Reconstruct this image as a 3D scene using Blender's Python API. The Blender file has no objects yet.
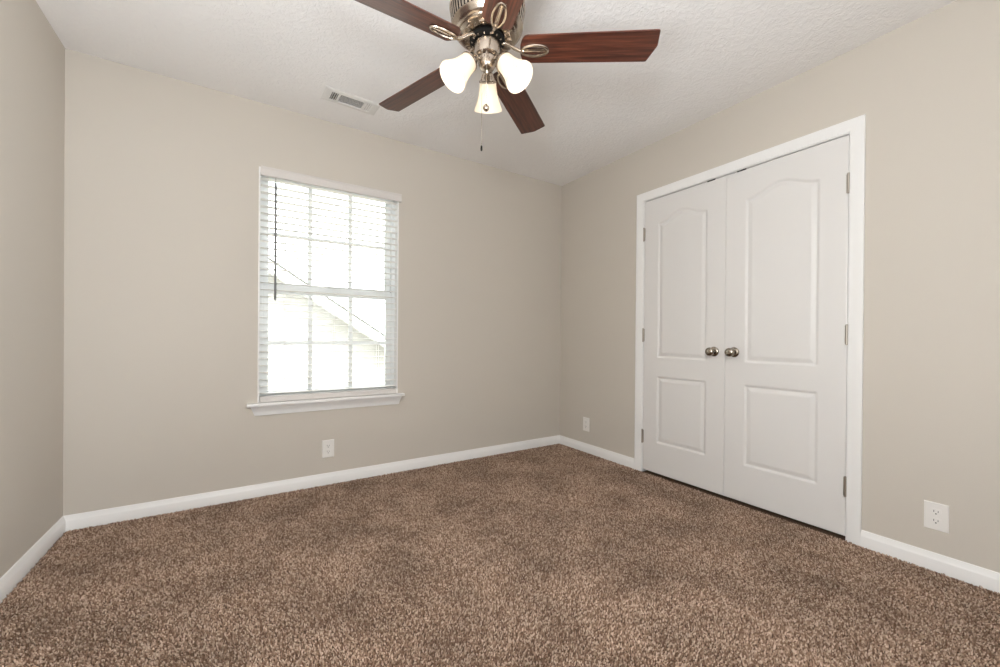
import bpy, bmesh, math, random
from math import sin, cos, pi, radians
from mathutils import Vector, Matrix
import numpy as np

S = bpy.context.scene
COL = S.collection
random.seed(4)

# ------------------------------------------------------------------ camera
W, H = 3.293, 2.44            # room width (x) and ceiling height; window wall is y = 0
YF = -3.16                    # wall behind the camera
yaw, pitch, roll = 0.5718, -0.0031, 0.0079
f0 = Vector((sin(yaw), cos(yaw), 0)); r0 = Vector((cos(yaw), -sin(yaw), 0)); u0 = Vector((0, 0, 1))
fw = f0 * cos(pitch) + u0 * sin(pitch); uu = u0 * cos(pitch) - f0 * sin(pitch)
rt = r0 * cos(roll) + uu * sin(roll); up = uu * cos(roll) - r0 * sin(roll)
cam_d = bpy.data.cameras.new('camera'); cam = bpy.data.objects.new('camera', cam_d); COL.objects.link(cam)
M3 = Matrix((rt, up, -fw)).transposed()
cam.matrix_world = Matrix.Translation((0.763, -2.9024, 0.9975)) @ M3.to_4x4()
cam_d.sensor_width = 36; cam_d.lens = 401.56 / 1000 * 36
cam_d.shift_x = (500 - 501.82) / 1000; cam_d.shift_y = (339.16 - 333.5) / 1000
cam_d.clip_start = 0.02; cam_d.clip_end = 200
S.camera = cam

# ------------------------------------------------------------------ world, lights, exposure
vs = S.view_settings
S.display_settings.display_device = 'sRGB'
vs.view_transform = 'Standard'; vs.look = 'None'; vs.exposure = 0.09; vs.gamma = 1.0; vs.use_curve_mapping = False
S.cycles.use_denoising = True
S.cycles.max_bounces = 10; S.cycles.diffuse_bounces = 6; S.cycles.transmission_bounces = 8; S.cycles.transparent_max_bounces = 12
S.cycles.sample_clamp_indirect = 6
SKY, SUN, DIRECT, FILL, BOUNCE, SIDE, LAMP = 6.2, 11.5, 82.0, 20.0, 92.0, 138.0, 0.60
wd = bpy.data.worlds.new('sky'); S.world = wd; wd.use_nodes = True
bg = wd.node_tree.nodes['Background']; bg.inputs['Color'].default_value = (0.95, 0.98, 1.0, 1); bg.inputs['Strength'].default_value = SKY

def light(name, kind, loc, energy, color, aim=None, **kw):
    d = bpy.data.lights.new(name, kind); d.energy = energy; d.color = color
    for k, v in kw.items(): setattr(d, k, v)
    o = bpy.data.objects.new(name, d); COL.objects.link(o); o.location = loc
    if aim is not None:
        o.rotation_euler = (Vector(aim) - Vector(loc)).to_track_quat('-Z', 'Y').to_euler()
    return o
light('sun', 'SUN', (0, -10, 12), SUN, (1, 0.95, 0.86), aim=(-2.6, 0, 0), angle=radians(0.6))
# the photographer's diffused lamp, standing in the doorway beside the camera
light('photo_lamp', 'POINT', (0.55, -2.98, 1.42), DIRECT, (0.89, 0.945, 1.0), shadow_soft_size=0.13)
# added spot turned up, standing in for flash bounced off the ceiling
light('bounce_lamp', 'SPOT', (0.45, -2.60, 1.0), BOUNCE, (0.89, 0.945, 1.0), aim=(0.6, -2.4, 2.44), spot_size=radians(150), spot_blend=1.0, shadow_soft_size=0.2)
light('fill_lamp', 'POINT', (1.6, -2.98, 1.42), FILL, (0.89, 0.945, 1.0), shadow_soft_size=0.3)  # added fill to even out the walls, no lamp stands there
light('left_wall_fill', 'SPOT', (2.7, -3.0, 1.5), SIDE, (0.89, 0.945, 1.0), aim=(0.0, -1.12, 1.35), spot_size=radians(54), spot_blend=1.0, shadow_soft_size=0.3)  # added spot that only lifts the left wall, no real source
# daylight through the window (sky outside), portal only guides the sampling
por = light('window_portal', 'AREA', (1.279, 0.14, 1.31), 1, (1, 1, 1), aim=(1.279, -1, 1.31), shape='RECTANGLE', size=0.9, size_y=1.5)
por.data.cycles.is_portal = True

# ------------------------------------------------------------------ materials
def mat(name, col, rough=0.6, metal=0.0, bump=None, vary=None, coat=0.0, spec=0.5):
    """bump = (scale, strength, distance), vary = (scale, amount, stretch)"""
    m = bpy.data.materials.new(name); m.use_nodes = True
    nt = m.node_tree; b = nt.nodes['Principled BSDF']
    b.inputs['Base Color'].default_value = (*col, 1); b.inputs['Roughness'].default_value = rough
    b.inputs['Metallic'].default_value = metal; b.inputs['Coat Weight'].default_value = coat
    b.inputs['Specular IOR Level'].default_value = spec
    tc = nt.nodes.new('ShaderNodeTexCoord')
    if vary:
        n = nt.nodes.new('ShaderNodeTexNoise'); n.inputs['Scale'].default_value = vary[0]; n.inputs['Detail'].default_value = 4
        nt.links.new(tc.outputs['Object'], n.inputs['Vector'])
        mx = nt.nodes.new('ShaderNodeMix'); mx.data_type = 'RGBA'
        mx.inputs['A'].default_value = (*[c * (1 - vary[1]) for c in col], 1)
        mx.inputs['B'].default_value = (*[min(1, c * (1 + vary[1])) for c in col], 1)
        nt.links.new(n.outputs['Fac'], mx.inputs['Factor']); nt.links.new(mx.outputs['Result'], b.inputs['Base Color'])
    if bump:
        n = nt.nodes.new('ShaderNodeTexNoise'); n.inputs['Scale'].default_value = bump[0]; n.inputs['Detail'].default_value = 3
        nt.links.new(tc.outputs['Object'], n.inputs['Vector'])
        bp = nt.nodes.new('ShaderNodeBump'); bp.inputs['Strength'].default_value = bump[1]; bp.inputs['Distance'].default_value = bump[2]
        nt.links.new(n.outputs['Fac'], bp.inputs['Height']); nt.links.new(bp.outputs['Normal'], b.inputs['Normal'])
    return m

WALL = (0.575, 0.530, 0.468)
m_wall = mat('greige_wall_paint', WALL, 0.62, bump=(260, 0.12, 0.002), vary=(1.2, 0.012), spec=0.3)
m_trim = mat('white_trim_paint', (0.84, 0.83, 0.815), 0.38, bump=(90, 0.04, 0.001))
m_door = mat('white_door_paint', (0.72, 0.70, 0.68), 0.42)
m_dark = mat('dark_gap', (0.03, 0.025, 0.02), 0.8)
m_plate = mat('white_plastic', (0.80, 0.775, 0.74), 0.35)
m_slot = mat('slot_black', (0.012, 0.011, 0.010), 0.8, spec=0.1)
m_vinyl = mat('window_vinyl', (0.80, 0.82, 0.82), 0.4)
m_blind = mat('blind_white', (0.84, 0.82, 0.79), 0.45)
m_nickel = mat('brushed_nickel', (0.47, 0.40, 0.33), 0.24, 1.0, bump=(300, 0.05, 0.001))
m_knob = mat('satin_nickel_knob', (0.36, 0.32, 0.27), 0.20, 1.0)
m_hinge = mat('hinge_nickel', (0.42, 0.38, 0.33), 0.4, 1.0)
m_val = mat('blind_dimmed', (0.66, 0.625, 0.595), 0.45)  # blind white toned down, its dimness against the bright window put into the colour
m_wand = mat('grey_clear_acrylic', (0.20, 0.20, 0.20), 0.35)
m_vent = mat('vent_enamel', (0.78, 0.76, 0.73), 0.45)
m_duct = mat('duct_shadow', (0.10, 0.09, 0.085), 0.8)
m_siding = mat('tan_siding', (0.285, 0.268, 0.242), 0.6)
m_rake = mat('rake_white', (0.75, 0.74, 0.72), 0.5)
m_shingle = mat('roof_shingle', (0.06, 0.055, 0.05), 0.9, bump=(40, 0.5, 0.01))
m_lawn = mat('lawn', (0.14, 0.15, 0.09), 0.95, bump=(60, 0.5, 0.02), vary=(3, 0.3))

def ceiling_mat():
    m = bpy.data.materials.new('stomped_ceiling'); m.use_nodes = True
    nt = m.node_tree; b = nt.nodes['Principled BSDF']
    b.inputs['Base Color'].default_value = (0.90, 0.88, 0.865, 1); b.inputs['Roughness'].default_value = 0.85
    b.inputs['Specular IOR Level'].default_value = 0.2
    tc = nt.nodes.new('ShaderNodeTexCoord')
    n = nt.nodes.new('ShaderNodeTexNoise'); n.inputs['Scale'].default_value = 26; n.inputs['Detail'].default_value = 5
    n.inputs['Roughness'].default_value = 0.6; n.inputs['Distortion'].default_value = 1.6
    nt.links.new(tc.outputs['Object'], n.inputs['Vector'])
    r = nt.nodes.new('ShaderNodeValToRGB'); r.color_ramp.elements[0].position = 0.42; r.color_ramp.elements[1].position = 0.66
    nt.links.new(n.outputs['Fac'], r.inputs['Fac'])
    bp = nt.nodes.new('ShaderNodeBump'); bp.inputs['Strength'].default_value = 0.32; bp.inputs['Distance'].default_value = 0.008
    nt.links.new(r.outputs['Color'], bp.inputs['Height']); nt.links.new(bp.outputs['Normal'], b.inputs['Normal'])
    return m
m_ceil = ceiling_mat()

def carpet_mat(name, pile):
    m = bpy.data.materials.new(name); m.use_nodes = True
    nt = m.node_tree; b = nt.nodes['Principled BSDF']; L = nt.links
    b.inputs['Roughness'].default_value = 1.0; b.inputs['Specular IOR Level'].default_value = 0.05
    if not pile:
        b.inputs['Base Color'].default_value = (0.12, 0.075, 0.052, 1); return m
    tc = nt.nodes.new('ShaderNodeTexCoord'); g = nt.nodes.new('ShaderNodeNewGeometry')
    ramp = nt.nodes.new('ShaderNodeValToRGB'); e = ramp.color_ramp.elements     # mixed yarn colours, one per tuft
    e[0].position = 0.0; e[0].color = (0.185, 0.108, 0.070, 1)
    e[1].position = 1.0; e[1].color = (0.74, 0.565, 0.44, 1)
    k = e.new(0.55); k.color = (0.42, 0.285, 0.205, 1)
    L.new(g.outputs['Random Per Island'], ramp.inputs['Fac'])
    # footprint and vacuum patches, shading of the leaning pile put into the colour
    n2 = nt.nodes.new('ShaderNodeTexNoise'); n2.inputs['Scale'].default_value = 3.4; n2.inputs['Detail'].default_value = 5; n2.inputs['Roughness'].default_value = 0.62
    L.new(tc.outputs['Object'], n2.inputs['Vector'])
    mr = nt.nodes.new('ShaderNodeMapRange'); mr.inputs['From Min'].default_value = 0.34; mr.inputs['From Max'].default_value = 0.60
    mr.inputs['To Min'].default_value = 0.66; mr.inputs['To Max'].default_value = 1.00
    L.new(n2.outputs['Fac'], mr.inputs['Value'])
    mul = nt.nodes.new('ShaderNodeMixRGB'); mul.blend_type = 'MULTIPLY'; mul.inputs['Fac'].default_value = 1
    L.new(ramp.outputs['Color'], mul.inputs['Color1']); L.new(mr.outputs['Result'], mul.inputs['Color2'])
    L.new(mul.outputs['Color'], b.inputs['Base Color'])
    return m
m_carpet = carpet_mat('carpet_backing', False); m_pile = carpet_mat('brown_frieze_yarn', True)

def wood_mat():
    m = bpy.data.materials.new('dark_cherry_blade'); m.use_nodes = True
    nt = m.node_tree; b = nt.nodes['Principled BSDF']; L = nt.links
    b.inputs['Roughness'].default_value = 0.36; b.inputs['Coat Weight'].default_value = 0.25; b.inputs['Coat Roughness'].default_value = 0.22
    tc = nt.nodes.new('ShaderNodeTexCoord'); mp = nt.nodes.new('ShaderNodeMapping')
    mp.inputs['Scale'].default_value = (3.0, 55.0, 20.0)
    L.new(tc.outputs['Object'], mp.inputs['Vector'])
    n = nt.nodes.new('ShaderNodeTexNoise'); n.inputs['Scale'].default_value = 1.6; n.inputs['Detail'].default_value = 6; n.inputs['Distortion'].default_value = 0.8
    L.new(mp.outputs['Vector'], n.inputs['Vector'])
    r = nt.nodes.new('ShaderNodeValToRGB'); e = r.color_ramp.elements
    e[0].position = 0.32; e[0].color = (0.040, 0.013, 0.009, 1); e[1].position = 0.72; e[1].color = (0.155, 0.048, 0.026, 1)
    k = e.new(0.5); k.color = (0.085, 0.026, 0.015, 1)
    L.new(n.outputs['Fac'], r.inputs['Fac']); L.new(r.outputs['Color'], b.inputs['Base Color'])
    return m
m_wood = wood_mat()

def glass_mat():
    m = bpy.data.materials.new('window_glass'); m.use_nodes = True
    nt = m.node_tree; nt.nodes.remove(nt.nodes['Principled BSDF'])
    t = nt.nodes.new('ShaderNodeBsdfTransparent'); t.inputs['Color'].default_value = (0.96, 0.98, 0.97, 1)
    g = nt.nodes.new('ShaderNodeBsdfGlossy'); g.inputs['Roughness'].default_value = 0.02
    fr = nt.nodes.new('ShaderNodeFresnel'); fr.inputs['IOR'].default_value = 1.25
    x = nt.nodes.new('ShaderNodeMixShader'); nt.links.new(fr.outputs[0], x.inputs[0]); nt.links.new(t.outputs[0], x.inputs[1]); nt.links.new(g.outputs[0], x.inputs[2])
    nt.links.new(x.outputs[0], nt.nodes['Material Output'].inputs['Surface'])
    return m
m_glass = glass_mat()

def shade_mat():
    m = bpy.data.materials.new('frosted_glass_shade'); m.use_nodes = True
    nt = m.node_tree; nt.nodes.remove(nt.nodes['Principled BSDF'])
    t = nt.nodes.new('ShaderNodeBsdfTranslucent'); t.inputs['Color'].default_value = (0.96, 0.92, 0.84, 1)
    d = nt.nodes.new('ShaderNodeBsdfDiffuse'); d.inputs['Color'].default_value = (0.92, 0.90, 0.86, 1)
    g = nt.nodes.new('ShaderNodeBsdfGlossy'); g.inputs['Roughness'].default_value = 0.25
    a = nt.nodes.new('ShaderNodeMixShader'); a.inputs[0].default_value = 0.35
    nt.links.new(t.outputs[0], a.inputs[1]); nt.links.new(d.outputs[0], a.inputs[2])
    c = nt.nodes.new('ShaderNodeMixShader'); c.inputs[0].default_value = 0.05
    nt.links.new(a.outputs[0], c.inputs[1]); nt.links.new(g.outputs[0], c.inputs[2])
    nt.links.new(c.outputs[0], nt.nodes['Material Output'].inputs['Surface'])
    return m
m_shade = shade_mat()
def emit_mat(name, col, s):
    m = bpy.data.materials.new(name); m.use_nodes = True
    b = m.node_tree.nodes['Principled BSDF']; b.inputs['Base Color'].default_value = (*col, 1)
    b.inputs['Emission Color'].default_value = (*col, 1); b.inputs['Emission Strength'].default_value = s
    return m
m_bulb = emit_mat('lit_bulb', (1.0, 0.86, 0.66), 1.2)

# ------------------------------------------------------------------ mesh helpers
class MB:
    def __init__(self): self.bm = bmesh.new()
    def box(self, x0, x1, y0, y1, z0, z1, bevel=0.0):
        t = bmesh.new()
        vs_ = [t.verts.new((x, y, z)) for x in (x0, x1) for y in (y0, y1) for z in (z0, z1)]
        for q in ((0, 1, 3, 2), (4, 6, 7, 5), (0, 4, 5, 1), (2, 3, 7, 6), (0, 2, 6, 4), (1, 5, 7, 3)):
            t.faces.new([vs_[i] for i in q])
        bmesh.ops.recalc_face_normals(t, faces=t.faces)
        if bevel: bmesh.ops.bevel(t, geom=list(t.edges), offset=bevel, segments=2, affect='EDGES', profile=0.6)
        self.merge(t); return self
    def merge(self, t, mx=None):
        if mx is not None: bmesh.ops.transform(t, matrix=mx, verts=t.verts)
        me = bpy.data.meshes.new('tmp'); t.to_mesh(me); t.free(); self.bm.from_mesh(me); bpy.data.meshes.remove(me)
    def lathe(self, prof, n=32, mx=None, closed=False):
        t = bmesh.new(); rings = []
        for r, z in prof:
            if r < 1e-6: rings.append([t.verts.new((0, 0, z))])
            else: rings.append([t.verts.new((r * cos(2 * pi * k / n), r * sin(2 * pi * k / n), z)) for k in range(n)])
        pairs = list(zip(rings, rings[1:])) + ([(rings[-1], rings[0])] if closed else [])
        for a, b in pairs:
            for k in range(n):
                k2 = (k + 1) % n
                if len(a) == 1 and len(b) == 1: continue
                if len(a) == 1: t.faces.new((a[0], b[k2], b[k]))
                elif len(b) == 1: t.faces.new((a[k], a[k2], b[0]))
                else: t.faces.new((a[k], a[k2], b[k2], b[k]))
        bmesh.ops.recalc_face_normals(t, faces=t.faces)
        self.merge(t, mx); return self
    def tube(self, pts, rad, n=8, closed=False, mx=None, flat=1.0):
        pts = [Vector(p) for p in pts]; N = len(pts)
        rad = rad if isinstance(rad, (list, tuple)) else [rad] * N
        t = bmesh.new(); rings = []; ref = None
        for i, p in enumerate(pts):
            a = pts[(i - 1) % N] if (closed or i > 0) else p
            b = pts[(i + 1) % N] if (closed or i < N - 1) else p
            d = (b - a).normalized()
            if ref is None:
                ref = Vector((0, 0, 1)) if abs(d.z) < 0.9 else Vector((1, 0, 0))
            s = d.cross(ref).normalized(); v = s.cross(d).normalized(); ref = v
            rings.append([t.verts.new(p + s * rad[i] * cos(2 * pi * k / n) + v * rad[i] * flat * sin(2 * pi * k / n)) for k in range(n)])
        seq = list(zip(rings, rings[1:])) + ([(rings[-1], rings[0])] if closed else [])
        for a, b in seq:
            for k in range(n): t.faces.new((a[k], a[(k + 1) % n], b[(k + 1) % n], b[k]))
        if not closed: t.faces.new(rings[0]); t.faces.new(rings[-1])
        bmesh.ops.recalc_face_normals(t, faces=t.faces)
        self.merge(t, mx); return self
    def prism(self, poly, z0, z1, mx=None, bevel=0.0):
        t = bmesh.new()
        a = [t.verts.new((x, y, z0)) for x, y in poly]; b = [t.verts.new((x, y, z1)) for x, y in poly]
        n = len(poly)
        t.faces.new(a[::-1]); t.faces.new(b)
        for k in range(n): t.faces.new((a[k], a[(k + 1) % n], b[(k + 1) % n], b[k]))
        bmesh.ops.recalc_face_normals(t, faces=t.faces)
        if bevel: bmesh.ops.bevel(t, geom=[e for e in t.edges], offset=bevel, segments=2, affect='EDGES')
        self.merge(t, mx); return self
    def loft(self, rows, close_rows=False, caps=False):
        """rows: list of equally long point lists, faces between neighbours"""
        t = bmesh.new(); R = [[t.verts.new(p) for p in r] for r in rows]
        for a, b in zip(R, R[1:]):
            m = len(a)
            for k in range(m if close_rows else m - 1): t.faces.new((a[k], a[(k + 1) % m], b[(k + 1) % m], b[k]))
        if caps: t.faces.new(R[0][::-1]); t.faces.new(R[-1])
        bmesh.ops.recalc_face_normals(t, faces=t.faces)
        self.merge(t); return self
    def build(self, name, m, parent=None, smooth=False, loc=None, mx=None):
        me = bpy.data.meshes.new(name); self.bm.to_mesh(me); self.bm.free(); me.materials.append(m)
        if smooth:
            me.polygons.foreach_set('use_smooth', [True] * len(me.polygons))
            try: me.set_sharp_from_angle(angle=radians(smooth if smooth is not True else 35))
            except Exception: pass
        o = bpy.data.objects.new(name, me); COL.objects.link(o)
        if parent: o.parent = parent
        if mx is not None: o.matrix_local = mx
        elif loc: o.location = loc
        return o

def tag(o, label, cat, group=None, kind=None):
    o['label'] = label; o['category'] = cat
    if group: o['group'] = group
    if kind: o['kind'] = kind
    return o
def empty(name, loc, rz=0.0):
    o = bpy.data.objects.new(name, None); COL.objects.link(o); o.location = loc; o.rotation_euler = (0, 0, rz)
    o.empty_display_size = 0.05
    return o
def T(x, y, z): return Matrix.Translation((x, y, z))
def RX(a): return Matrix.Rotation(a, 4, 'X')
def RY(a): return Matrix.Rotation(a, 4, 'Y')
def RZ(a): return Matrix.Rotation(a, 4, 'Z')

def carpet_pile():
    """twisted yarn tufts standing on the carpet backing, one small tapering mesh island each"""
    rg = np.random.default_rng(7); sp = 0.0060
    xs = np.arange(0.004, W - 0.003, sp); ys = np.arange(YF + 0.3, -0.003, sp)
    X, Y = np.meshgrid(xs, ys, indexing='ij'); X = X.ravel(); Y = Y.ravel(); n0 = len(X)
    X = X + rg.uniform(-.45, .45, n0) * sp; Y = Y + rg.uniform(-.45, .45, n0) * sp
    keep = (X > 0.016) & (X < W - 0.016) & (Y < -0.016); X = X[keep]; Y = Y[keep]
    n = len(X)
    hgt = rg.uniform(0.006, 0.011, n); wid = rg.uniform(0.0022, 0.0038, n)
    fa = 2 * pi * (0.5 + 0.5 * np.sin(2.1 * X + 1.3 * np.sin(2.7 * Y)) * np.cos(1.7 * Y + 0.8 * np.sin(3.1 * X)))
    la = fa + rg.normal(0, 1.3, n); le = rg.uniform(0.001, 0.0075, n)
    tw = rg.uniform(0, 2 * pi, n)
    V = np.zeros((n, 7, 3))
    for k in range(3):
        a = tw + 2 * pi * k / 3
        V[:, k] = np.stack([X + wid * 0.8 * np.cos(a), Y + wid * 0.8 * np.sin(a), np.full(n, -0.001)], -1)
        a2 = a + 0.7
        V[:, 3 + k] = np.stack([X + le * 0.45 * np.cos(la) + wid * np.cos(a2), Y + le * 0.45 * np.sin(la) + wid * np.sin(a2), hgt * 0.62], -1)
    V[:, 6] = np.stack([X + le * np.cos(la), Y + le * np.sin(la), hgt], -1)
    quads = np.array([[0, 1, 4, 3], [1, 2, 5, 4], [2, 0, 3, 5]]); tris = np.array([[3, 4, 6], [4, 5, 6], [5, 3, 6]])
    base = (np.arange(n) * 7)[:, None]
    loops = np.concatenate([(base + quads.ravel()[None]), (base + tris.ravel()[None])], 1).ravel()
    tot = np.tile([4, 4, 4, 3, 3, 3], n); start = np.concatenate([[0], np.cumsum(tot)[:-1]])
    me = bpy.data.meshes.new('carpet_pile')
    me.vertices.add(n * 7); me.vertices.foreach_set('co', V.ravel())
    me.loops.add(len(loops)); me.loops.foreach_set('vertex_index', loops.astype(np.int32))
    me.polygons.add(len(tot)); me.polygons.foreach_set('loop_start', start.astype(np.int32))
    me.polygons.foreach_set('use_smooth', np.ones(len(tot), dtype=bool))
    me.update(calc_edges=True); me.materials.append(m_pile)
    o = bpy.data.objects.new('carpet_pile', me); COL.objects.link(o)
    tag(o, 'brown twisted yarn pile of the bedroom carpet', 'carpet', kind='stuff')
# ------------------------------------------------------------------ room shell
TH = 0.12
OX0, OX1, OZ0, OZ1 = 0.838, 1.721, 0.565, 2.045          # window opening
DY0, DY1, DZ = -0.920, -2.170, 2.047                     # closet opening (y far, y near, top)
tag(MB().box(-TH, W + 0.75, YF - 1.3, TH, -0.15, 0).build('floor', m_carpet), 'brown carpet floor of the whole bedroom', 'floor', kind='structure')
carpet_pile()
tag(MB().box(-TH, W + 0.75, YF - 1.3, TH, H, H + 0.15).build('ceiling', m_ceil), 'white stomp textured bedroom ceiling', 'ceiling', kind='structure')
b = MB(); e = 0.0
b.box(-TH, OX0, 0, TH, 0, H).box(OX1, W + TH, 0, TH, 0, H).box(OX0, OX1, 0, TH, 0, OZ0).box(OX0, OX1, 0, TH, OZ1, H)
tag(b.build('wall_back', m_wall), 'greige wall with the window', 'wall', kind='structure')
tag(MB().box(-TH, 0, YF - 1.3, 0, 0, H).build('wall_left', m_wall), 'greige wall at the left edge of the photo', 'wall', kind='structure')
b = MB()
b.box(W, W + TH, DY0, 0, 0, H).box(W, W + TH, YF - TH, DY1, 0, H).box(W, W + TH, DY1, DY0, DZ, H)
tag(b.build('wall_right', m_wall), 'greige wall around the white closet doors', 'wall', kind='structure')
b = MB(); hx0, hx1 = 0.10, 0.92
b.box(0, hx0, YF - TH, YF, 0, H).box(hx1, W, YF - TH, YF, 0, H).box(hx0, hx1, YF - TH, YF, 2.05, H)
tag(b.build('wall_front', m_wall), 'greige wall with the doorway behind the camera', 'wall', kind='structure')
tag(MB().box(-TH, 1.4, YF - 1.3, YF - 1.18, 0, H).box(1.3, 1.42, YF - 1.18, YF - TH, 0, H).build('wall_hall', m_wall), 'hallway wall beyond the bedroom doorway', 'wall', kind='structure')
tag(MB().box(W + 0.63, W + 0.75, -2.6, -0.5, 0, H).box(W + TH, W + 0.63, -0.62, -0.5, 0, H).box(W + TH, W + 0.63, -2.6, -2.48, 0, H).build('wall_closet', m_wall), 'inside walls of the closet behind the doors', 'wall', kind='structure')

# baseboards: flat face, moulded top
BH, BT = 0.080, 0.013
BP = [(0, 0), (BT, 0), (BT, 0.052), (BT - 0.0015, 0.056), (BT - 0.003, 0.059), (0.0085, 0.066), (0.006, 0.073), (0.005, 0.078), (0.0035, BH), (0, BH)]
def baseboard(name, P0, P1, n, label, trim0=0, trim1=0):
    """from P0 to P1 at the wall foot, n = direction into the room; trim = mitre sign at each end"""
    d = (Vector(P1) - Vector(P0)).normalized(); n = Vector(n); rows = []
    for P, s in ((Vector(P0), trim0), (Vector(P1), -trim1)):
        rows.append([P + n * t + d * (s * t) + Vector((0, 0, z)) for t, z in BP])
    tag(MB().loft(rows, close_rows=True, caps=True).build(name, m_trim, smooth=25), label, 'baseboard', kind='structure')
CO = 0.058                                                # casing width
baseboard('baseboard_back', (0, 0, 0), (W, 0, 0), (0, -1, 0), 'white baseboard under the window wall', 1, 1)
baseboard('baseboard_left', (0, YF, 0), (0, 0, 0), (1, 0, 0), 'white baseboard along the left wall', 0, 1)
CI0, CI1, CZ = -0.934, -2.156, 2.033                      # casing inner edges
baseboard('baseboard_right', (W, 0, 0), (W, CI0 + CO, 0), (-1, 0, 0), 'short white baseboard between room corner and closet casing', 1, 0)
baseboard('baseboard_right_near', (W, CI1 - CO, 0), (W, YF, 0), (-1, 0, 0), 'white baseboard right of the closet doors', 0, 0)

# closet casing (trim_1) and jamb (trim_2)
CP = [(0, 0), (0, 0.007), (0.004, 0.0095), (0.010, 0.0105), (0.018, 0.0105), (0.026, 0.0125), (0.036, 0.0145), (0.046, 0.0155), (0.054, 0.0155), (0.058, 0.0135), (0.058, 0)]
rows = []
for k in range(4):
    row = []
    for s, t in CP:
        y = (CI0 + s) if k in (0, 1) else (CI1 - s)
        z = 0.0 if k in (0, 3) else CZ + s
        row.append((W - t, y, z))
    rows.append(row)
tag(MB().loft(rows, close_rows=True, caps=True).build('trim_1', m_trim, smooth=25), 'white moulded casing around the closet doors', 'trim', kind='structure')
JT = 0.018
b = MB().box(W - 0.0005, W + TH, -0.938, -0.920, 0, 2.047).box(W - 0.0005, W + TH, -2.170, -2.152, 0, 2.047).box(W - 0.0005, W + TH, -2.152, -0.938, 2.029, 2.047)
b.box(W + 0.042, W + 0.055, -2.152, -0.938, 2.017, 2.029)
tag(b.build('trim_2', m_trim), 'white jamb lining the closet opening', 'trim', kind='structure')

# ------------------------------------------------------------------ closet doors
DW, DH = 0.6038, 2.002
def door_face(name, parent, m):
    """leaf in local coords: u across 0..DW (along -y), z 0..DH, face towards -x at x = 0; moulded two-panel arch-top skin"""
    nu, nz = 121, 401
    us = np.linspace(0, DW, nu); zs = np.linspace(0, DH, nz)
    U, Z = np.meshgrid(us, zs, indexing='ij')
    pu0, pu1 = 0.119, DW - 0.119
    def prof(d):
        return np.interp(d, [0, 0.002, 0.009, 0.012, 0.034, 0.038, 1], [0, 0.0008, 0.0074, 0.0074, 0.0014, 0.0009, 0.0009])
    t = (U - DW / 2) / ((pu1 - pu0) / 2)
    ztop = 1.822 + 0.056 * (0.5 + 0.5 * np.cos(pi * np.clip(t, -1, 1)))
    sl = 0.056 * 0.5 * pi * np.sin(pi * np.clip(t, -1, 1)) / ((pu1 - pu0) / 2)
    dtop = (ztop - Z) / np.sqrt(1 + sl ** 2)
    side = np.minimum(U - pu0, pu1 - U)
    d1 = np.minimum(np.minimum(side, dtop), Z - 0.842)
    d2 = np.minimum(np.minimum(side, 0.706 - Z), Z - 0.222)
    dep = np.maximum(prof(np.maximum(d1, 0)), prof(np.maximum(d2, 0)))
    # eased leaf edges
    ed = np.minimum(np.minimum(U, DW - U), np.minimum(Z, DH - Z)); dep = np.maximum(dep, np.where(ed < 0.001, 0.002, 0))
    verts = np.stack([dep, -U, Z], -1).reshape(-1, 3)
    faces = [(i * nz + j, i * nz + j + 1, (i + 1) * nz + j + 1, (i + 1) * nz + j) for i in range(nu - 1) for j in range(nz - 1)]
    loop = [i * nz for i in range(nu)] + [(nu - 1) * nz + j for j in range(1, nz)] + [i * nz + nz - 1 for i in range(nu - 2, -1, -1)] + [j for j in range(nz - 2, 0, -1)]
    n0 = len(verts); back = verts[loop].copy(); back[:, 0] = 0.035
    verts = np.concatenate([verts, back]); m_ = len(loop)
    for k in range(m_):
        faces.append((loop[k], loop[(k + 1) % m_], n0 + (k + 1) % m_, n0 + k))
    faces.append(tuple(n0 + k for k in range(m_)))
    me = bpy.data.meshes.new(name); me.from_pydata(verts.tolist(), [], faces); me.materials.append(m)
    bm = bmesh.new(); bm.from_mesh(me); bmesh.ops.recalc_face_normals(bm, faces=bm.faces); bm.to_mesh(me); bm.free()
    me.polygons.foreach_set('use_smooth', [True] * len(me.polygons)); me.set_sharp_from_angle(angle=radians(50))
    o = bpy.data.objects.new(name, me); COL.objects.link(o); o.parent = parent
    return o
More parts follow.
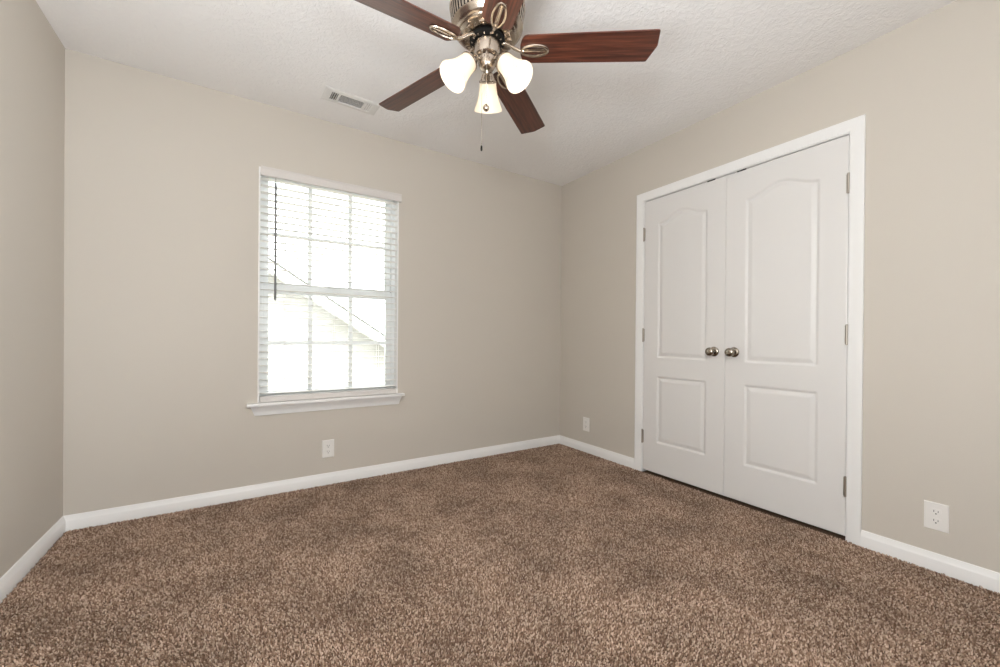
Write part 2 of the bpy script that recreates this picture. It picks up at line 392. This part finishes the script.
def closet_door(name, y0, hinge_u, knob_u, catch, label):
    root = empty(name, (W + 0.001, y0, 0.021)); tag(root, label, 'door', kind='structure')
    door_face('door_panel', root, m_door)
    # knob: rosette, neck and ball, pointing into the room
    k = MB().lathe([(0, 0), (0.030, 0), (0.0315, 0.002), (0.030, 0.006), (0.024, 0.010), (0.013, 0.012), (0.0115, 0.016), (0.0115, 0.030),
                    (0.014, 0.034), (0.021, 0.038), (0.0265, 0.045), (0.0275, 0.052), (0.026, 0.059), (0.021, 0.064), (0.012, 0.067), (0, 0.068)], 32,
                   T(0.0, -knob_u, 0.9) @ RY(-pi / 2))
    k.build('door_knob', m_knob, root, smooth=40)
    for hz in (1.76, 1.006, 0.249):
        s = 1 if hinge_u > 0.3 else -1
        h = MB().tube([(-0.006, -hinge_u - s * 0.0015, hz - 0.049), (-0.006, -hinge_u - s * 0.0015, hz + 0.049)], 0.0062, 12)
        for zz in (-0.049, 0.049):
            h.lathe([(0, -0.003), (0.005, -0.002), (0.0065, 0), (0.005, 0.002), (0, 0.003)], 12, T(-0.006, -hinge_u - s * 0.0015, hz + zz))
        h.box(-0.002, 0.0015, -hinge_u + s * 0.002 - 0.006, -hinge_u + s * 0.002 + 0.006, hz - 0.046, hz + 0.046)
        h.build('hinge', m_hinge, root, smooth=40)
    MB().box(0.0005, 0.03, -catch - 0.026, -catch + 0.026, DH - 0.004, DH + 0.0045).build('ball_catch', m_dark, root)
    return root
closet_door('door_1', -0.9405, 0.0, 0.538, 0.507, 'far white two panel arch top closet door, left leaf of the pair')
closet_door('door_2', -1.5455, DW, 0.057, 0.09, 'near white two panel arch top closet door, right leaf of the pair')

# ------------------------------------------------------------------ window_1: vinyl double-hung, stool and apron
win = empty('window_1', (0, 0, 0)); tag(win, 'white double hung window with colonial grilles above a white sill', 'window', kind='structure')
YW = 0.058                                                # front of the vinyl frame
fx0, fx1 = OX0 + 0.030, OX1 - 0.034
b = MB().box(OX0 + 0.0005, fx0, YW, TH, 0.585, OZ1 - 0.0005).box(fx1, OX1 - 0.0005, YW, TH, 0.585, OZ1 - 0.0005).box(fx0, fx1, YW, TH, OZ1 - 0.015, OZ1 - 0.0005).box(fx0, fx1, YW, TH, 0.585, 0.605)
b.build('window_frame', m_vinyl, win)
gx0, gx1 = 0.896, 1.648
def sash(name, y, z0, z1, zb, zt, zm, label):
    """sash frame z0..z1 with glass zb..zt, cross bar zm"""
    s = MB().box(fx0, gx0, y, y + 0.026, z0, z1, 0.002).box(gx1, fx1, y, y + 0.026, z0, z1, 0.002).box(gx0, gx1, y, y + 0.026, z0, zb, 0.002).box(gx0, gx1, y, y + 0.026, zt, z1, 0.002)
    o = s.build(name, m_vinyl, win); o['label'] = label
    g = MB()
    for x in (1.141, 1.402): g.box(x - 0.0135, x + 0.0135, y + 0.009, y + 0.017, zb, zt)
    for a, c in ((gx0, 1.1275), (1.1545, 1.3885), (1.4155, gx1)): g.box(a, c, y + 0.009, y + 0.017, zm - 0.0115, zm + 0.0115)
    g.build('grille', m_vinyl, o)
    MB().box(gx0, gx1, y + 0.0115, y + 0.0145, zb, zt).build('glass_pane', m_glass, o)
sash('lower_sash', YW + 0.006, 0.606, 1.325, 0.645, 1.272, 0.955, 'lower sash')
sash('upper_sash', YW + 0.034, 1.290, 2.029, 1.345, 2.008, 1.660, 'upper sash')
MB().box(1.255, 1.295, YW - 0.006, YW + 0.010, 1.325, 1.335, 0.002).build('sash_lock', m_vinyl, win)
b = MB().box(OX0 + 0.0002, OX0 + 0.009, -0.0015, YW, 0.585, OZ1 - 0.0005).box(OX1 - 0.009, OX1 - 0.0002, -0.0015, YW, 0.585, OZ1 - 0.0005)
b.build('window_return', m_trim, win)
# stool with rounded nose and horns, apron with raked ends
b = MB().box(0.782, 1.761, -0.050, 0.0, 0.566, 0.585, 0.004).box(OX0, OX1, -0.002, YW + 0.01, 0.566, 0.585)
b.build('window_stool', m_trim, win)
AP = [(0.0, 0.0), (0.010, 0.0), (0.0115, 0.012), (0.0125, 0.022), (0.016, 0.030), (0.021, 0.038), (0.026, 0.046), (0.028, 0.054), (0.029, 0.060), (0, 0.060)]
rows = []
for sx, xb, xt in ((0, 0.822, 0.800), (1, 1.728, 1.744)):
    rows.append([(xb + (xt - xb) * z / 0.06, -t, 0.506 + z) for t, z in AP])
MB().loft(rows, close_rows=True, caps=True).build('apron', m_trim, win, smooth=25)

# ------------------------------------------------------------------ blind
bl = empty('window_blind', (1.279, 0.02, 2.04)); tag(bl, 'white horizontal slat blind lowered over the window with slats open', 'blind')
def local(parent, o):
    o.location = Vector(o.location) - parent.location
bx0, bx1 = 0.8465, 1.7125
VP = [(-0.016, 1.986), (-0.024, 1.987), (-0.027, 1.992), (-0.025, 1.997), (-0.025, 2.030), (-0.028, 2.036), (-0.028, 2.041), (-0.022, 2.0445), (-0.016, 2.0445)]
rows = [[(x, y, z) for y, z in VP] for x in (0.8485, 1.733)]
o = MB().loft(rows, close_rows=True, caps=True).build('valance', m_val, bl, smooth=25); local(bl, o)
o = MB().box(bx0, bx1, -0.012, 0.042, 2.004, 2.042, 0.003).build('headrail', m_blind, bl); local(bl, o)
sl = MB(); NS = 32; zs0, zs1 = 0.640, 1.978
for k in range(NS):
    z = zs0 + (zs1 - zs0) * k / (NS - 1)
    prof = [(-0.011, z - 0.0002), (0.002, z + 0.0008), (0.015, z + 0.0012), (0.028, z + 0.0008), (0.041, z - 0.0002), (0.041, z + 0.0010), (0.028, z + 0.0026), (0.015, z + 0.0030), (0.002, z + 0.0026), (-0.011, z + 0.0010)]
    sl.loft([[(x, y, zz) for y, zz in prof] for x in (bx0 + 0.003, bx1 - 0.003)], close_rows=True, caps=True)
o = sl.build('slats', m_blind, bl); local(bl, o)
o = MB().box(bx0 + 0.003, bx1 - 0.003, -0.012, 0.042, 0.5865, 0.6205, 0.004).build('bottom_rail', m_val, bl); local(bl, o)
for x in (0.985, 1.279, 1.575):
    c = MB()
    for y in (-0.0125, 0.0425): c.tube([(x, y, 0.62), (x, y, 2.006)], 0.0008, 6)
    o = c.build('ladder_cord', m_blind, bl); local(bl, o)
w_ = MB().tube([(0.929, -0.020, 1.23), (0.929, -0.020, 1.955)], 0.0066, 8).tube([(0.929, -0.020, 1.222), (0.929, -0.020, 1.26)], 0.0072, 8).tube([(0.929, -0.020, 1.952), (0.929, -0.018, 1.962), (0.929, -0.010, 1.985), (0.929, 0.0, 1.999)], 0.0018, 6)
o = w_.build('tilt_wand', m_wand, bl, smooth=40); o['label'] = 'grey tilt wand'; local(bl, o)

# ------------------------------------------------------------------ wall outlets (local: plate in x-z, facing -y)
def outlet(loc, rz, label, cat='outlet'):
    r = empty('wall_outlet', loc, rz); tag(r, label, cat, 'duplex wall outlets')
    hw, hh = 0.0375, 0.0590
    rows = [[(-hw, 0, -hh), (hw, 0, -hh), (hw, 0, hh), (-hw, 0, hh)], [(-hw, -0.0025, -hh), (hw, -0.0025, -hh), (hw, -0.0025, hh), (-hw, -0.0025, hh)],
            [(-hw + .003, -0.0055, -hh + .003), (hw - .003, -0.0055, -hh + .003), (hw - .003, -0.0055, hh - .003), (-hw + .003, -0.0055, hh - .003)]]
    MB().loft(rows, close_rows=True, caps=True).build('cover_plate', m_plate, r)
    for s in (1, -1):
        poly = []
        for k in range(28):
            a = 2 * pi * k / 28; x = 0.0172 * cos(a); z = max(-0.0135, min(0.0135, 0.0172 * sin(a))); poly.append((x, z))
        f = MB().prism(poly, 0.0050, 0.0068, T(0, 0, s * 0.0195) @ RX(pi / 2)).build('socket_face', m_plate, r)
        sl_ = MB().box(-0.0075, -0.0055, -0.0071, -0.0060, s * 0.0195 - 0.001, s * 0.0195 + 0.0075).box(0.0055, 0.0075, -0.0071, -0.0060, s * 0.0195 - 0.001, s * 0.0195 + 0.006)
        sl_.lathe([(0, 0.0060), (0.0026, 0.0060), (0.0026, 0.0071), (0, 0.0071)], 12, T(0, 0, s * 0.0195 - 0.0075) @ RX(pi / 2))
        sl_.build('slots', m_slot, f)
    MB().lathe([(0, 0.0055), (0.0032, 0.0055), (0.003, 0.0066), (0, 0.0070)], 14, RX(pi / 2)).build('screw', m_plate, r, smooth=40)
    return r
outlet((1.246, 0, 0.243), 0, 'white wall outlet on the window wall below the window')
outlet((W, -0.350, 0.247), -pi / 2, 'small white wall outlet between room corner and closet casing')
outlet((W, -2.463, 0.239), -pi / 2, 'white duplex wall outlet right of the closet doors')

# ------------------------------------------------------------------ ceiling register
vr = empty('air_vent', (1.312, -0.325, H), radians(3)); tag(vr, 'white rectangular air vent in the ceiling above the window', 'vent')
hx, hy, ix, iy = 0.160, 0.073, 0.119, 0.044
fr = MB()
def ring(x, y, z): return [(-x, -y, z), (x, -y, z), (x, y, z), (-x, y, z)]
fr.loft([ring(ix, iy, -0.0005), ring(ix, iy, -0.0075), ring(ix + 0.003, iy + 0.003, -0.008), ring(hx - 0.012, hy - 0.012, -0.0065), ring(hx, hy, -0.003), ring(hx, hy, -0.0002)], close_rows=True)
for x in (-0.076, 0.072): fr.box(x - 0.0055, x + 0.0055, -iy, iy, -0.0075, -0.001)
fr.build('vent_frame', m_vent, vr)
MB().box(-ix, ix, -iy, iy, -0.0012, -0.0004).build('duct_shade_sheet', m_duct, vr)  # dark sheet standing in for the shade inside the duct
def louvre(name, xs, along_y, ang):
    l = MB()
    for p in xs:
        t = bmesh.new(); q = MB()
        if along_y: mx = T(p, 0, -0.0045) @ RY(ang); q.box(-0.0042, 0.0042, -iy, iy, -0.0006, 0.0006)
        else: mx = T(0, p, -0.0045) @ RX(ang); q.box(-0.0705, 0.0665, -0.0050, 0.0050, -0.0006, 0.0006)
        t.free(); l.merge(q.bm, mx)
    return l.build(name, m_vent, vr)
louvre('louver_bank', [-0.1115, -0.1000, -0.0885], True, radians(-40))
louvre('louver_bank', [-0.038 + 0.0095 * k for k in range(9)], False, radians(22))
louvre('louver_bank', [0.0825, 0.0935, 0.1045, 0.1150], True, radians(12))

# ------------------------------------------------------------------ ceiling fan
FX, FY = 1.568, -1.528
fan = empty('ceiling_fan', (FX, FY, H)); tag(fan, 'five blade ceiling fan with dark cherry blades, brushed nickel motor and three lit shades', 'ceiling fan')
def fz(prof): return [(r, z - H) for r, z in prof]
MB().lathe(fz([(0, 2.44), (0.112, 2.44), (0.128, 2.425), (0.139, 2.395), (0.146, 2.35), (0.149, 2.300), (0.1495, 2.286), (0.143, 2.283), (0.133, 2.224), (0.139, 2.222), (0.1405, 2.218),
      (0.138, 2.213), (0.134, 2.210), (0.130, 2.203), (0.122, 2.197), (0.115, 2.195), (0.1125, 2.192), (0.1125, 2.188), (0.108, 2.185), (0.096, 2.184), (0.078, 2.179), (0.066, 2.178), (0, 2.178)]), 64).build('motor_housing', m_nickel, fan, smooth=30)
MB().lathe(fz([(0.1435, 2.283), (0.1442, 2.283), (0.1342, 2.224), (0.1335, 2.224)]), 64).build('vent_band', m_slot, fan)
fn = MB()
for k in range(56):
    q = MB().loft([[(0.1425, -0.0045, 2.285 - H), (0.1492, -0.0045, 2.287 - H), (0.1492, 0.0045, 2.287 - H), (0.1425, 0.0045, 2.285 - H)],
                   [(0.1330, -0.0043, 2.222 - H), (0.1392, -0.0043, 2.222 - H), (0.1392, 0.0043, 2.222 - H), (0.1330, 0.0043, 2.222 - H)]], close_rows=True, caps=True)
    fn.merge(q.bm, RZ(2 * pi * k / 56))
fn.build('vent_fins', m_nickel, fan)
pl = MB()
for k in range(10):
    pl.merge(MB().box(0.076, 0.098, -0.010, 0.010, 2.175 - H, 2.184 - H, 0.002).bm, RZ(2 * pi * (k + .3) / 10))
    pl.lathe([(0, -0.006), (0.004, -0.006), (0.0045, 0), (0, 0)], 10, RZ(2 * pi * (k + .8) / 10) @ T(0.089, 0, 2.182 - H))
pl.build('motor_plate', m_nickel, fan, smooth=30)
fly = MB().lathe(fz([(0.050, 2.176), (0.068, 2.176), (0.070, 2.172), (0.070, 2.165), (0.066, 2.162), (0.048, 2.162)]), 40).build('flywheel', m_slot, fan, smooth=30)
sc = MB()
for k in range(15): sc.lathe([(0, -0.005), (0.0035, -0.005), (0.004, 0), (0, 0)], 8, RZ(2 * pi * (k + .5) / 15) @ T(0.060, 0, 2.162 - H))
sc.build('screws', m_nickel, fly)

# blades and irons
PH = -0.620; BR, BW0, BW1 = 0.655, 0.118, 0.132; ZB = 2.134; PITCH = radians(-13)
def blade_outline():
    pts = []; r0_ = 0.130
    for k in range(13):                                   # rounded root
        a = pi / 2 + pi * k / 12
        pts.append((r0_ + 0.028 + 0.028 * cos(a) * 1.0, BW0 / 2 * sin(a)))
    pts += [(BR - 0.006, -BW1 / 2), (BR - 0.002, -BW1 / 2 + 0.004), (BR + 0.006, -0.004), (BR + 0.003, 0.007), (BR - 0.019, BW1 / 2 - 0.002), (BR - 0.024, BW1 / 2)]
    return pts
bm_ = MB().prism(blade_outline(), -0.003, 0.003, bevel=0.0008)
blade_me = None
def iron_mesh():
    q = MB()
    # arm from flywheel out and down to the blade
    q.tube([(0.058, 0, 0.034), (0.075, 0, 0.033), (0.092, 0, 0.020), (0.110, 0, 0.004), (0.128, 0, -0.006), (0.145, 0, -0.008)], [0.008, 0.008, 0.0075, 0.007, 0.0065, 0.006], 10)
    # open oval loop under the blade with a centre bar
    cx_, a_, b_ = 0.187, 0.052, 0.0225
    q.tube([(cx_ + a_ * cos(2 * pi * k / 32), b_ * sin(2 * pi * k / 32), -0.008) for k in range(32)], 0.0052, 8, closed=True)
    q.tube([(cx_ - a_, 0, -0.008), (cx_ + a_, 0, -0.008)], 0.0036, 8)
    for x in (0.158, 0.218): q.lathe([(0, -0.010), (0.005, -0.008), (0.006, -0.003), (0, -0.003)], 12, T(x, 0, -0.001))
    q.box(0.138, 0.236, -0.007, 0.007, -0.0075, -0.0032)
    return q
for k in range(5):
    mx = T(0, 0, ZB - H) @ RZ(PH + 2 * pi * k / 5) @ RX(PITCH)
    if k == 0:
        o = bm_.build('fan_blade', m_wood, fan, smooth=30); blade_me = o.data
        ir = iron_mesh().build('blade_bracket', m_nickel, fan, smooth=40); iron_me = ir.data
    else:
        o = bpy.data.objects.new('fan_blade', blade_me); COL.objects.link(o); o.parent = fan
        ir = bpy.data.objects.new('blade_bracket', iron_me); COL.objects.link(ir); ir.parent = fan
    o.matrix_local = mx; ir.matrix_local = mx

# light kit
MB().lathe(fz([(0, 2.163), (0.047, 2.163), (0.0505, 2.160), (0.0505, 2.118), (0.049, 2.108), (0.044, 2.103), (0.038, 2.101)]), 48).build('switch_housing', m_nickel, fan, smooth=30)
MB().lathe(fz([(0.036, 2.104), (0.0365, 2.090), (0.034, 2.074), (0.028, 2.062), (0.019, 2.055), (0.009, 2.052), (0.007, 2.047), (0.004, 2.042), (0, 2.041)]), 40).build('fitter_bowl', m_nickel, fan, smooth=40)
TILT = radians(40)                                        # shade axis away from straight down
for k in range(3):
    az = radians(57 + 120 * k)
    # socket at the end of a short arm; local axis +Z runs down the shade
    P = Vector((0.058 * cos(az), 0.058 * sin(az), 2.086 - H))
    ax = Vector((sin(TILT) * cos(az), sin(TILT) * sin(az), -cos(TILT)))
    mx = T(*P) @ ax.to_track_quat('Z', 'Y').to_matrix().to_4x4()
    arm = MB().tube([(0.028 * cos(az), 0.028 * sin(az), 2.088 - H), (0.045 * cos(az), 0.045 * sin(az), 2.092 - H), tuple(P + ax * 0.004)], 0.008, 10)
    arm.lathe([(0, -0.004), (0.012, -0.004), (0.020, 0.002), (0.025, 0.012), (0.030, 0.026), (0.0365, 0.030), (0.0365, 0.036), (0.033, 0.036), (0.030, 0.030), (0, 0.030)], 28, mx)
    arm.build('lamp_socket', m_nickel, fan, smooth=40)
    outer = [(0.0340, 0.031), (0.0350, 0.045), (0.0365, 0.062), (0.0395, 0.080), (0.0440, 0.098), (0.0500, 0.114), (0.0550, 0.125), (0.0585, 0.133), (0.0595, 0.139)]
    inner = [(r - 0.003, s) for r, s in outer][::-1]
    sh = MB().lathe(outer + [(0.0580, 0.1405)] + inner, 40, mx, closed=True).build('lamp_shade', m_shade, fan, smooth=40)
    bu = MB().lathe([(0, 0.036), (0.010, 0.036), (0.012, 0.050), (0.0175, 0.066), (0.019, 0.078), (0.016, 0.090), (0.009, 0.097), (0, 0.099)], 20, mx).build('bulb', m_bulb, sh, smooth=40)
    q = fan.location + P + ax * 0.118
    light('shade_lamp', 'POINT', q, LAMP, (1.0, 0.80, 0.56), shadow_soft_size=0.012)
# pull chains on the side facing the door
def chain(px, py, z0, z1, name, fob):
    c = MB()
    c.tube([(px * 0.9, py * 0.9, z0 - H), (px, py, z0 - H + 0.001), (px, py, z0 - 0.008 - H)], 0.003, 8)
    n = int((z0 - z1) / 0.0045)
    for i in range(n):
        c.lathe([(0, -0.0015), (0.0012, -0.0008), (0.0012, 0.0008), (0, 0.0015)], 6, T(px, py, z0 - 0.008 - H - (z0 - 0.008 - z1) * i / n))
    c.tube([(px, py, z0 - H - 0.006), (px, py, z1 - H)], 0.0007, 5)
    o = c.build(name, m_nickel, fan)
    f = MB()
    if fob == 'ball': f.lathe([(0, -0.013), (0.007, -0.011), (0.0115, -0.005), (0.0125, 0), (0.0115, 0.005), (0.007, 0.011), (0.003, 0.014), (0, 0.016)], 20, T(px, py, z1 - H - 0.012))
    else: f.lathe([(0, -0.020), (0.003, -0.019), (0.0042, -0.012), (0.0035, -0.002), (0.002, 0.002), (0, 0.003)], 12, T(px, py, z1 - H - 0.002))
    f.build('chain_fob', m_nickel if fob == 'ball' else m_slot, o, smooth=40)
fx_, fy_ = -0.542, -0.840; rx_, ry_ = 0.840, -0.542       # towards the camera, to its right
chain(fx_ * 0.054 + rx_ * 0.000, fy_ * 0.054 + ry_ * 0.000, 2.090, 1.888, 'pull_chain', 'ball')
chain(fx_ * 0.050 - rx_ * 0.017, fy_ * 0.050 - ry_ * 0.017, 2.100, 1.735, 'pull_chain', 'tip')

# ------------------------------------------------------------------ outside: neighbouring house, lawn
tag(MB().box(-30, 40, 0.3, 60, -3.1, -2.9).build('ground', m_lawn), 'lawn between the two houses, far below the window', 'ground', kind='structure')
HX, RZ_, SLP = -0.4, 3.255, 0.652                          # ridge x, ridge z, roof slope
YH, OV, HWD = 5.0, 0.35, 4.7
house = empty('neighbor_house', (HX, YH, -2.9)); tag(house, 'tan sided gable house with a white rake board outside the window', 'house')
def hl(o): o.location = Vector(o.location) - house.location; return o
sd = MB(); lap = 0.125; z = -2.9
while z < RZ_ - 0.25:
    z1 = min(z + lap, RZ_ - 0.25)
    hwz = lambda zz: min(HWD - 0.3, (RZ_ - 0.12 - zz) / SLP)
    a0, a1 = hwz(z), hwz(z1)
    sd.loft([[(HX - a0, YH - 0.014, z), (HX + a0, YH - 0.014, z)], [(HX - a1, YH, z1), (HX + a1, YH, z1)]])
    sd.loft([[(HX - a0, YH + 0.02, z), (HX + a0, YH + 0.02, z)], [(HX - a0, YH - 0.014, z), (HX + a0, YH - 0.014, z)]])
    z = z1
zE = RZ_ - 0.12 - SLP * (HWD - 0.3)
sd.box(HX - HWD + 0.3, HX + HWD - 0.3, YH + 0.03, YH + 7, -2.9, zE)
sd.prism([(HX - HWD + 0.3, zE), (HX + HWD - 0.3, zE), (HX, RZ_ - 0.12)], -(YH + 7), -(YH + 0.03), Matrix(((1, 0, 0, 0), (0, 0, -1, 0), (0, 1, 0, 0), (0, 0, 0, 1))))
hl(sd.build('siding', m_siding, house))
rf = MB(); rk = MB(); so = MB()
for s in (-1, 1):
    def pt(x, y, dz): return (HX + s * x, y, RZ_ - SLP * x + dz)
    rf.loft([[pt(0, YH - OV - 0.03, 0), pt(0, YH + 7.3, 0), pt(0, YH + 7.3, -0.03), pt(0, YH - OV - 0.03, -0.03)],
             [pt(HWD, YH - OV - 0.03, 0), pt(HWD, YH + 7.3, 0), pt(HWD, YH + 7.3, -0.03), pt(HWD, YH - OV - 0.03, -0.03)]], close_rows=True, caps=True)
    rk.loft([[pt(0, YH - OV, -0.03), pt(0, YH - OV + 0.03, -0.03), pt(0, YH - OV + 0.03, -0.205), pt(0, YH - OV, -0.205)],
             [pt(HWD, YH - OV, -0.03), pt(HWD, YH - OV + 0.03, -0.03), pt(HWD, YH - OV + 0.03, -0.205), pt(HWD, YH - OV, -0.205)]], close_rows=True, caps=True)
    so.loft([[pt(0, YH - OV + 0.03, -0.16), pt(0, YH, -0.16), pt(0, YH, -0.19), pt(0, YH - OV + 0.03, -0.19)],
             [pt(HWD, YH - OV + 0.03, -0.16), pt(HWD, YH, -0.16), pt(HWD, YH, -0.19), pt(HWD, YH - OV + 0.03, -0.19)]], close_rows=True, caps=True)
hl(rf.build('roof', m_shingle, house)); hl(rk.build('rake_board', m_rake, house)); hl(so.build('soffit', m_rake, house))
